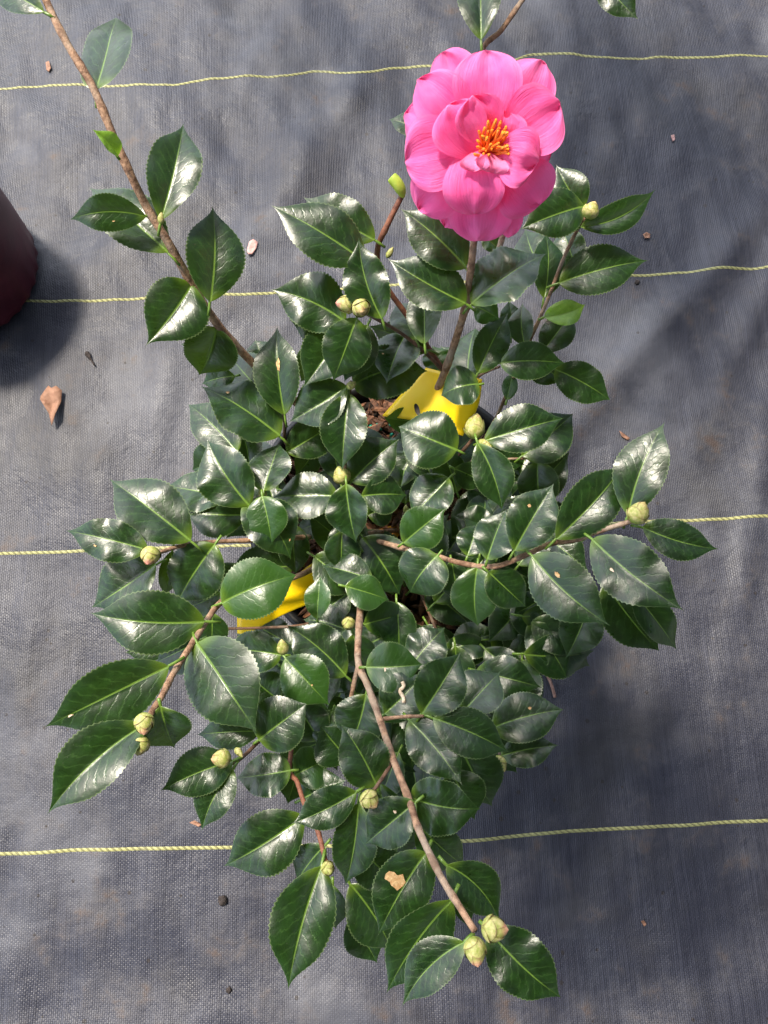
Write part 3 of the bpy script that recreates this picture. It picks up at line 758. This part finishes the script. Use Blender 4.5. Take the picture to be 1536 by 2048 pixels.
def bud_mesh(C, ax, r, lf, blush, seed):
    rr = random.Random(seed); mb = MB(); e3 = ax.normalized(); e1 = e3.orthogonal().normalized(); e2 = e3.cross(e1)
    def rad(t): return r*(math.sin(math.pi*min(1, t)**.85)**.62)*(1-.12*t)
    H = r*2*lf
    # inner body
    def shell(a0, span, tlo, thi, off, bl):
        nu, nv = 12, 14; vs = []; us = []
        for j in range(nv+1):
            q = j/nv
            for i in range(nu+1):
                u = -1+2*i/nu
                top = thi-(thi-tlo)*.30*abs(u)**2.2
                t = tlo+(top-tlo)*q
                an = a0+span*u*(.55+.45*math.sin(math.pi*min(1, .25+.6*q)))
                rd = rad(max(.015, min(.985, t)))+off*(.4+.6*math.sin(q*1.57))+off*.5*q*(1-u*u)
                vs.append(C+(e1*math.cos(an)+e2*math.sin(an))*rd+e3*(H*(t-.5))); us.append((max(abs(u)**3, q**6), t))
        fs = [(j*(nu+1)+i, j*(nu+1)+i+1, (j+1)*(nu+1)+i+1, (j+1)*(nu+1)+i) for j in range(nv) for i in range(nu)]
        mb.add(vs, fs, us, [(bl, 0)]*len(vs))
    nu, nv = 16, 12; vs = []; us = []
    for j in range(nv+1):
        t = j/nv
        for i in range(nu):
            an = 6.283*i/nu; vs.append(C+(e1*math.cos(an)+e2*math.sin(an))*max(1e-5, rad(min(.999, max(.001, t)))*.97)+e3*(H*(t-.5))); us.append((0, t))
    mb.add(vs, [(j*nu+i, j*nu+(i+1) % nu, (j+1)*nu+(i+1) % nu, (j+1)*nu+i) for j in range(nv) for i in range(nu)], us, [(blush, 0)]*len(vs))
    ph = rr.uniform(0, 6.28)
    for k, (thi, off) in enumerate(((.95, .02), (.93, .035), (.86, .06), (.80, .075), (.68, .10), (.62, .115), (.45, .14), (.38, .15))):
        shell(ph+k*2.4, 1.15, .02, thi, r*off, blush)
    return mb
for i, (cx_, cy_, dx, dy, rp, lf, z, bl) in enumerate(BUDS):
    C = P(cx_, cy_, z); mp_ = mpp(cx_, cy_, z)
    T = P(cx_+dx, cy_+dy, z) - C; vw = (CAMP-C).normalized()
    ax = T.normalized() if T.length > 0 else vw
    lean = 1.3 if math.hypot(dx, dy) < 12 and rp > 12 else .45
    ax = (ax+vw*lean).normalized()
    bud_mesh(C, ax, rp*mp_*.93, lf*(1.0 if lean < 1 else .95), bl, i).build('flower_bud', M['bud'], plant, C)
# rolled pale shoot beside the flower
k = MB(); k.tube(spline([P(806,394,.392), P(802,381,.396), P(795,368,.399), P(783,354,.401)], 5), [.0012,.0016,.0021,.0025,.0028,.0031,.0033,.0034,.0035,.0035,.0036,.0036,.0036,.0035,.0034,.0031], 10, uv=(.5, .5))
k.build('shoot', M['shoot'], plant, P(806,392,.392))

# ---- the flower ----------------------------------------------------------
FZ = .452; FC = P(985, 292, FZ); fv = (CAMP-FC).normalized()
fm = mpp(985, 292, FZ)
fx = Vector((1, 0, 0)); fx = (fx-fv*fx.dot(fv)).normalized(); fy = fv.cross(fx).normalized()
flower = empty('flower', FC); flower.parent = plant; flower.location = FC-base
def FP(px, py, h):        # point on the flower: photo offset at the flower's depth, h mm towards the viewer
    return FC+fx*((px-985)*fm)+fy*((292-py)*fm)+fv*(h*.001)
def petal(bx, by, tx, ty, wpx, h0, h1, rise, cup, ruf=1.3, blunt=.5, notch=.0, pale=0.0, curl=0.0, p=1.45, seed=0, lean=0.0):
    r = random.Random(seed*13+5); nu, nv = 22, 26; vs = []; us = []; u2 = []
    dx, dy = tx-bx, ty-by; ln = math.hypot(dx, dy); ux, uy = dx/ln, dy/ln; sx_, sy_ = -uy, ux
    ph1, ph2 = r.uniform(0, 6), r.uniform(0, 6)
    for j in range(nv+1):
        t = 1-(1-j/nv)**1.7
        wd = wpx/2*((.28+.72*math.sin(1.5708*t/.58)) if t < .58 else max(0.0, 1-((t-.58)/.42)**2.3)**.5)
        for i in range(nu+1):
            s = -1+2*i/nu
            g_ = min(1.0, wd/(wpx*.22))
            # tip outline: rounded, a little wavy, notched in the middle
            tt = t - (t**6)*(.10*s*s*0 + notch*g_*math.exp(-(s/.22)**2)) + g_*t**5*(.024*math.sin(3.1*s+ph1)+.007*math.sin(8*s+ph2))*ruf
            X = bx+ux*ln*tt+sx_*wd*s; Y = by+uy*ln*tt+sy_*wd*s
            h = h0+(h1-h0)*t+rise*4*t*(1-t) + cup*(s*s)*math.sin(math.pi*min(1, t*.9+.1))
            h += g_*ruf*(t**2.5)*(1.5*math.sin(3.4*s+ph1+2*t)+.8*math.sin(7.3*s+ph2)) - curl*.7*(max(0, t-.62)/.38)**2 - curl*.4*g_*(max(0, abs(s)-.6)/.4)**2*t
            h += .5*math.exp(-(s/.1)**2)*-1*t*(1-t)*2 + lean*s*g_ + ruf*.9*t*g_*mnoise.noise(Vector((s*2.1+seed*3.7, t*2.6, seed)))+ruf*.35*t*g_*mnoise.noise(Vector((s*6+seed*3.7, t*5, seed+5)))
            vs.append(FP(X, Y, h)); us.append((s*.5+.5, t)); u2.append((max(abs(s)**6*sstep(.3, .8, t), t**14), pale))
    fs = [(j*(nu+1)+i, j*(nu+1)+i+1, (j+1)*(nu+1)+i+1, (j+1)*(nu+1)+i) for j in range(nv) for i in range(nu)]
    mb = MB(); mb.add(vs, fs, us, u2); o = mb.build('petal', M['petal'], flower, FP(bx, by, h0))
    return o
PET = [
 # back row
 dict(bx=955,by=270,tx=880,ty=122,wpx=104,h0=-14,h1=-13,rise=4,cup=2,curl=3),
 dict(bx=1010,by=270,tx=1072,ty=140,wpx=112,h0=-14,h1=-12,rise=4,cup=2,curl=3),
 dict(bx=1030,by=290,tx=1108,ty=292,wpx=110,h0=-15,h1=-16,rise=3,cup=2,curl=3),
 dict(bx=960,by=330,tx=890,ty=450,wpx=88,h0=-15,h1=-15,rise=3,cup=2,curl=3),
 dict(bx=1005,by=330,tx=1034,ty=470,wpx=70,h0=-15,h1=-16,rise=2,cup=2,curl=3),
 dict(bx=970,by=330,tx=966,ty=478,wpx=138,h0=-13,h1=-12,rise=4,cup=2,curl=4),
 dict(bx=940,by=320,tx=832,ty=412,wpx=118,h0=-13,h1=-11,rise=4,cup=2,curl=4),
 # middle row
 dict(bx=940,by=290,tx=806,ty=228,wpx=106,h0=-11,h1=-8,rise=5,cup=3,curl=4),
 dict(bx=950,by=270,tx=832,ty=172,wpx=108,h0=-9.5,h1=-5,rise=5,cup=3,curl=3,ruf=1.4),
 dict(bx=972,by=262,tx=966,ty=124,wpx=136,h0=-8,h1=-6,rise=5,cup=3,curl=4,notch=.03),
 dict(bx=1015,by=330,tx=1090,ty=404,wpx=132,h0=-10,h1=-8,rise=5,cup=3,curl=5,notch=.03),
 dict(bx=1008,by=285,tx=1112,ty=218,wpx=134,h0=-6,h1=0,rise=6,cup=4,curl=5,ruf=1.4),
 # front row
 dict(bx=945,by=290,tx=808,ty=318,wpx=142,h0=-6,h1=0,rise=6,cup=2,curl=6),
 dict(bx=945,by=290,tx=956,ty=420,wpx=126,h0=-3,h1=2,rise=6,cup=2,curl=6),
 dict(bx=990,by=300,tx=1076,ty=322,wpx=112,h0=1,h1=6,rise=5,cup=2,curl=3,ruf=1.7),
 # inner cup round the stamens
 dict(bx=955,by=310,tx=893,ty=222,wpx=112,h0=-2,h1=10,rise=2,cup=4,curl=2),
 dict(bx=980,by=290,tx=940,ty=206,wpx=96,h0=-4,h1=11,rise=1,cup=4,curl=2),
 dict(bx=1000,by=290,tx=1010,ty=230,wpx=90,h0=-4,h1=3,rise=2,cup=3,curl=2),
 dict(bx=952,by=304,tx=952,ty=338,wpx=58,h0=2,h1=9,rise=3,cup=4,curl=0,pale=.9,ruf=.7,lean=-2),
 dict(bx=992,by=306,tx=984,ty=340,wpx=66,h0=3,h1=9,rise=3,cup=4,curl=1,pale=1.0,ruf=.7,lean=2),
]
for i, d in enumerate(PET): petal(seed=i, **d)
sr = random.Random(5)
for i in range(40):
    bx_, by_ = 976+sr.uniform(-18, 18), 304+sr.uniform(-12, 6)
    q_ = sr.uniform(0, 1); tx_, ty_ = 984+sr.uniform(-36, 34), 282+sr.uniform(-34, 26)
    hh = sr.uniform(5, 13)
    A = FP(bx_, by_, -3); B = FP(tx_, ty_, hh); mid = (A+B)/2+Vector((sr.uniform(-1, 1), sr.uniform(-1, 1), 0))*.001
    k = MB(); pts = spline([A, mid, B], 5); k.tube(pts, [.0009]*6+[.0008]*5, 6)
    st = k.build('stamen', M['stamen'], flower, A)
    k = MB(); d = (B-mid).normalized(); d = (d+Vector((sr.uniform(-1, 1), sr.uniform(-1, 1), sr.uniform(-.6, .6)))*.9).normalized(); q_ = sr.uniform(.55, 1.05); k.tube([B-d*.0012*q_, B-d*.0008*q_, B+d*.0001, B+d*.0009*q_, B+d*.0014*q_], [.0003, .00065*q_, .00085*q_, .0007*q_, .0002], 7)
    k.build('anther', M['anther'], flower, B)
# ------------------------------------------------------------------ pots, mulch, labels, litter
PC = P(792, 1040, .185); PR = .116
def ring_profile(cx, cy, prof, n=64, wob=None):
    mb = MB(); vs = []; us = []
    for j, (r, z) in enumerate(prof):
        for i in range(n):
            a = 6.283185*i/n; q = r+(wob(a, z) if wob else 0)
            vs.append((cx+q*math.cos(a), cy+q*math.sin(a), z)); us.append((i/n, j))
    mb.add(vs, [(j*n+i, j*n+(i+1) % n, (j+1)*n+(i+1) % n, (j+1)*n+i) for j in range(len(prof)-1) for i in range(n)], us)
    return mb
pot = tag(empty('plant_pot', (PC.x, PC.y, .006)), 'black plastic nursery pot under the camellia leaves, filled with bark mulch', 'pot')
mb = ring_profile(PC.x, PC.y, [(.0, .009), (.088, .009), (.092, .012), (.108, .185), (PR-.001, .187), (PR+.002, .19), (PR+.003, .196), (PR+.001, .2), (PR-.003, .2), (PR-.005, .196), (.106, .17), (.104, .15)])
mb.build('pot_body', M['pot_black'], pot, (PC.x, PC.y, .01))
mb = ring_profile(PC.x, PC.y, [(0.0, SOIL_Z)]+[(.0106*i, SOIL_Z) for i in range(1, 11)], 48)
for v_ in mb.v: v_.z += .006*mnoise.noise(Vector((v_.x*30, v_.y*30, 0)))
tag(mb.build('potting_soil', M['soil']), 'dark damp potting soil filling the black pot beneath bark chips', 'soil', kind='stuff')
cr = random.Random(9); mb = MB()
for i in range(1100):
    a = cr.uniform(0, 6.283); q = math.sqrt(cr.uniform(0, 1))*.101
    c = Vector((PC.x+q*math.cos(a), PC.y+q*math.sin(a), SOIL_Z+.004+cr.uniform(0, .010)))
    ln, wd, th = cr.uniform(.007, .030), cr.uniform(.003, .008), cr.uniform(.0010, .0026)
    e = Vector((math.cos(cr.uniform(0, 6.28)), math.sin(cr.uniform(0, 6.28)), cr.uniform(-.35, .35))).normalized()
    s_ = e.cross(Vector((cr.uniform(-.5, .5), cr.uniform(-.5, .5), 1))).normalized(); n_ = e.cross(s_)
    vs = []; m_ = 5
    for j in range(m_):
        t_ = j/(m_-1)-.5; ww = wd*(1-.75*abs(2*t_)**3)*cr.uniform(.7, 1.1)
        for (su, nu_) in ((-1, -.3), (-.4, 1), (.5, .9), (1, -.2), (.1, -1)):
            vs.append(c+e*(ln*t_)+s_*(su*ww/2)+n_*(nu_*th+.002*math.sin(3*t_)))
    fs = [(j*5+i2, j*5+(i2+1) % 5, (j+1)*5+(i2+1) % 5, (j+1)*5+i2) for j in range(m_-1) for i2 in range(5)]+[(4, 3, 2, 1, 0), tuple(range((m_-1)*5, m_*5))]
    cc = cr.uniform(0, 1); mb.add(vs, fs, None, [(cc, 0)]*len(vs))
tag(mb.build('bark_mulch', M['chips'], smooth=False), 'reddish brown bark chips covering the soil in the black pot', 'bark mulch', kind='stuff')
mb = MB()
for i in range(70):
    a = cr.uniform(0, 6.283); q = math.sqrt(cr.uniform(0, 1))*.095
    if i < 34: c = P(740+cr.uniform(-40, 50), 870+cr.uniform(-28, 28), SOIL_Z+.012)
    elif i < 46: c = P(1035+cr.uniform(-14, 12), 1000+cr.uniform(-16, 16), SOIL_Z+.012)
    else: c = Vector((PC.x+q*math.cos(a), PC.y+q*math.sin(a), SOIL_Z+.012))
    mb.tube([c+Vector((0, 0, d)) for d in (-.0017, -.0012, 0, .0012, .0017)], [.0004, .0013, .0018, .0013, .0004], 8)
tag(mb.build('fertiliser_beads', M['bead']), 'small teal green fertiliser beads scattered among the bark chips', 'fertiliser', kind='stuff')

def sheet(name, rows, mat, th=.0006, sub=5):
    """a bent plastic sheet: rows of 3-D points, smoothed, with a real thickness"""
    rows = [spline(r_, sub) for r_ in rows]
    cols = list(zip(*rows)); cols = [spline(list(c_), sub) for c_ in cols]
    nu, nv = len(cols), len(cols[0]); mb = MB(); top = [p for c_ in cols for p in c_]
    cen = sum(top, Vector())/len(top)
    nrm = (cols[1][0]-cols[0][0]).cross(cols[0][1]-cols[0][0]).normalized()
    if nrm.z < 0: nrm = -nrm
    vs = top+[p-nrm*th for p in top]; o = len(top)
    fs = []
    for i in range(nu-1):
        for j in range(nv-1):
            a = i*nv+j; fs.append((a, a+1, a+nv+1, a+nv)); fs.append((o+a, o+a+nv, o+a+nv+1, o+a+1))
    rim = [(i*nv) for i in range(nu)]+[(nu-1)*nv+j for j in range(1, nv)]+[i*nv+nv-1 for i in range(nu-2, -1, -1)]+[j for j in range(nv-2, 0, -1)]
    for q in range(len(rim)): a, b_ = rim[q], rim[(q+1) % len(rim)]; fs.append((a, b_, o+b_, o+a))
    mb.add(vs, fs); return mb, cen
mb, c = sheet('plant_label', [[P(852,735,.284), P(912,750,.293), P(964,758,.294)], [P(806,784,.272), P(880,800,.286), P(956,812,.290)], [P(764,832,.262), P(850,845,.276), P(925,872,.280)]], M['label_yellow'])
lab = tag(empty('plant_label', c), 'bright yellow plastic plant label with a slot hole, beside the base of the flower stem', 'plant label', 'yellow plant labels')
mb.build('label_sheet', M['label_yellow'], lab, c)
q = P(834, 820, .2815); k = MB(); n_ = 16; r_ = mpp(834, 820, .2815)
k.add([q]+[q+Vector((1, 0, .18))*(r_*(5*math.cos(6.283*i/n_)-3*math.sin(6.283*i/n_)))+Vector((0, 1, .25))*(r_*12*math.sin(6.283*i/n_))+Vector((0, 0, .0008)) for i in range(n_)], [(0, i+1, (i+1) % n_+1) for i in range(n_)])
k.build('slot_hole', M['hole'], lab, q)
mb, c = sheet('plant_label', [[P(474,1196,.240), P(560,1170,.246), P(622,1128,.240), P(665,1098,.23)], [P(474,1235,.240), P(560,1208,.245), P(640,1160,.238), P(690,1150,.23)], [P(475,1282,.236), P(545,1240,.242), P(625,1205,.236), P(690,1190,.23)]], M['label_yellow'])
lab = tag(empty('plant_label', c), 'lemon yellow plastic strip label under the left leaves, crossed by a thin brown twig', 'plant label', 'yellow plant labels')
mb.build('label_sheet', M['label_yellow'], lab, c)

def flat_leaf(name, pts, c, lift, mat, label, cat, curl=.004, group=None, seed=1, onz=None):
    """small litter lying on the mat: an outline with curled rim and thickness"""
    r = random.Random(seed); mb = MB()
    cg = P(c[0], c[1], onz) if onz else ground_hit(*c, lift); pp = []
    for a in pts:
        g_ = P(a[0], a[1], onz) if onz else ground_hit(*a, lift); d = (g_-cg); g_.z += curl*r.uniform(.3, 1.2)
        pp.append(g_)
    n_ = len(pp); midr = [cg+(p-cg)*.55+Vector((0, 0, curl*r.uniform(-.2, .35))) for p in pp]
    up_ = [cg]+midr+pp; dn = [p-Vector((0, 0, .0006)) for p in up_]; o = len(up_); fs = []
    for i in range(n_):
        j = (i+1) % n_
        fs += [(0, 1+i, 1+j), (1+i, 1+n_+i, 1+n_+j, 1+j), (o, o+1+j, o+1+i), (o+1+i, o+1+j, o+1+n_+j, o+1+n_+i), (1+n_+i, o+1+n_+i, o+1+n_+j, 1+n_+j)]
    mb.add(up_+dn, fs)
    return tag(mb.build(name, mat, None, cg), label, cat, group)
flat_leaf('dead_leaf', [(85,795),(95,785),(101,775),(108,781),(118,777),(126,783),(124,805),(117,835),(107,855),(101,830),(94,815),(85,803)], (106,806), .003, M['dead_leaf'], 'curled tan dead leaf lying on the mat below the dark red pot', 'dead leaf', .009, seed=3)
flat_leaf('fallen_petal', [(494,502),(499,484),(507,480),(516,485),(513,497),(505,510),(497,511)], (505,496), .001, M['pink_petal'], 'small faded pink petal fragment on the mat right of the long bare branch', 'petal', .003, seed=4)
flat_leaf('bark_chip', [(1285,470),(1292,466),(1300,470),(1299,478),(1289,478)], (1293,473), .001, M['dead_leaf'], 'small orange bark chip on the mat above the pale leaf at right', 'chip', .002, seed=5)
flat_leaf('leaf_flake', [(1341,273),(1347,271),(1350,280),(1345,284)], (1345,278), .001, M['pink_petal'], 'tiny pale flake on the dark mat right of the pink flower', 'flake', .002, seed=6)
flat_leaf('leaf_flake', [(1238,862),(1245,866),(1259,877),(1256,881),(1243,874)], (1249,872), .001, M['dead_leaf'], 'thin rusty flake on the mat left of the upright leaf at the right', 'flake', .002, seed=7)
flat_leaf('leaf_flake', [(379,1645),(390,1640),(404,1649),(398,1653),(388,1649)], (395,1648), .001, M['dead_leaf'], 'thin rusty tan flake on the mat behind a leaf tip at lower left', 'flake', .002, seed=8)
flat_leaf('leaf_flake', [(1281,1842),(1287,1840),(1293,1848),(1287,1852)], (1287,1846), .001, M['dead_leaf'], 'tiny rust brown flake on the shaded mat below the lowest yellow stripe at right', 'flake', .002, seed=9)
flat_leaf('leaf_flake', [(92,126),(99,124),(103,138),(98,145),(93,140)], (98,135), .001, M['dead_leaf'], 'tiny tan flake on the mat left of the long bare branch near the top', 'flake', .002, seed=12)
flat_leaf('fallen_leaf', [(755,1062),(768,1058),(790,1052),(800,1066),(792,1084),(770,1080),(758,1078)], (777,1068), .0, M['orange_leaf'], 'curled orange dead leaf lying on the bark mulch in the pot centre', 'dead leaf', .006, seed=10, onz=.192)
def clod(px, py, rp, label, mat=M['clod'], seed=1):
    c = ground_hit(px, py, 0); r = rp*mpp(px, py, 0); mb = MB(); nu, nv = 14, 9; vs = []
    for j in range(nv+1):
        for i in range(nu):
            a, b_ = 6.283*i/nu, math.pi*j/nv; d = Vector((math.sin(b_)*math.cos(a), math.sin(b_)*math.sin(a), math.cos(b_)))
            q = r*(1+.5*mnoise.noise(d*1.7+Vector((seed*3.1, 0, 0)))); vs.append(c+Vector((d.x*q, d.y*q, d.z*q*.7+r*.45)))
    mb.add(vs, [(j*nu+i, (j+1)*nu+i, (j+1)*nu+(i+1) % nu, j*nu+(i+1) % nu) for j in range(nv) for i in range(nu)])
    return tag(mb.build('soil_clod', mat, None, c), label, 'clod')
clod(446, 1800, 10, 'dark crumb of soil on the mat beneath the lowest left stripe end', seed=1)
clod(458, 1979, 6, 'small dark soil crumb near the bottom edge of the mat', seed=2)
clod(1274, 565, 5, 'little dark soil crumb just under the yellow stripe right of the plant', seed=3)
k = MB(); k.tube(spline([ground_hit(1088,1325,.002), ground_hit(1094,1348,.004), ground_hit(1103,1370,.004), ground_hit(1110,1395,.002)], 5), [.0016]*16, 7)
tag(k.build('twig', M['twig'], None, k.v[0]), 'short thin pinkish brown twig on the mat right of the plant', 'twig')
k = MB(); k.tube(spline([ground_hit(173,705,.002), ground_hit(180,716,.003), ground_hit(190,732,.002)], 4), [.002, .003, .003, .0025, .0015, .001, .001, .001, .0008], 7)
tag(k.build('stalk_scrap', M['clod'], None, k.v[0]), 'small black stalk scrap on the mat between red pot and plant', 'stalk')

# dark red pot at the left edge
bc = ground_hit(-78, 548)
rp_ = (ground_hit(82, 548)-bc).length
pot2 = tag(empty('plant_pot', (bc.x, bc.y, .006)), 'dark maroon red plastic pot cut off by the left edge', 'pot')
def wob(a, z):
    return (.0016*max(-.4, math.sin(a*30)) if z < .016 else 0)
prof2 = [(.0, .006), (rp_-.006, .006), (rp_-.001, .009), (rp_, .015), (rp_+.001, .022), (rp_+.003, .06), (rp_+.004, .118), (rp_+.007, .12), (rp_+.007, .133), (rp_+.005, .135), (rp_+.002, .133), (rp_, .11)]
ring_profile(bc.x, bc.y, prof2, 180, wob).build('pot_body', M['pot_red'], pot2, (bc.x, bc.y, .01))
mb = ring_profile(bc.x, bc.y, [(0.0, .115)]+[(rp_*i/8, .115) for i in range(1, 9)], 40)
for v_ in mb.v: v_.z += .004*mnoise.noise(Vector((v_.x*40, v_.y*40, 0)))
mb.build('soil', M['soil'], pot2, (bc.x, bc.y, .09))

# ------------------------------------------------------------------ an unseen leafy bough, added above and outside the frame to throw soft shade
br_ = random.Random(21)
mb = MB(); wood = MB()
def cast(px, py, h): return ground_hit(px, py) + SUN*(h/SUN.z)
def clump(c, rad, n):
    for _ in range(n):
        d = Vector((br_.gauss(0, 1), br_.gauss(0, 1), br_.gauss(0, .6)))*rad*.55
        p = c+d; a = br_.uniform(0, 6.28); e = Vector((math.cos(a), math.sin(a), br_.uniform(-.4, .2))).normalized()*br_.uniform(.025, .04)
        s_ = e.cross(Vector((br_.uniform(-.4, .4), br_.uniform(-.4, .4), 1))).normalized()*e.length*.28
        mb.add([p-e, p-e*.3+s_, p+e*.35+s_*.8, p+e, p+e*.35-s_*.8, p-e*.3-s_], [(0, 1, 2, 3), (0, 3, 4, 5)])
hub = cast(1900, -500, 1.45)
for pts, rad, n in (
    ([(1150,120,1.3),(1180,330,1.28),(1090,260,1.3)], .12, 260), ([(1330,160,1.3),(1420,330,1.28),(1300,420,1.28)], .11, 210),
    ([(1480,430,1.3),(1360,560,1.28),(1240,660,1.27),(1130,760,1.26)], .045, 90), ([(1490,560,1.3),(1480,760,1.28),(1440,880,1.28)], .06, 60),
    ([(650,40,1.35),(600,180,1.33),(540,280,1.32)], .05, 60), ([(1090,900,1.2),(1070,1010,1.2)], .04, 18),
    ([(1200,1720,1.25),(1330,1760,1.22),(1450,1700,1.25)], .10, 230)):
    q = [cast(*p_) for p_ in pts]
    wood.tube(spline([hub, (hub+q[0])/2+Vector((0, 0, .06))]+q, 6), [.006]*6+[.0035]*(6*len(q)+1), 6)
    for i in range(len(q)): clump(q[i], rad, n//len(q))
    for i in range(len(q)-1): clump((q[i]+q[i+1])/2, rad*.8, n//len(q)//2)
bough = tag(empty('added_bough', hub), 'unseen leafy bough added overhead to throw soft shade on the mat, outside the picture', 'added shade bough')
wood.build('added_bough_wood', M['bark_dark'], bough, hub); mb.build('added_bough_leaves', M['leaf'], bough, hub)
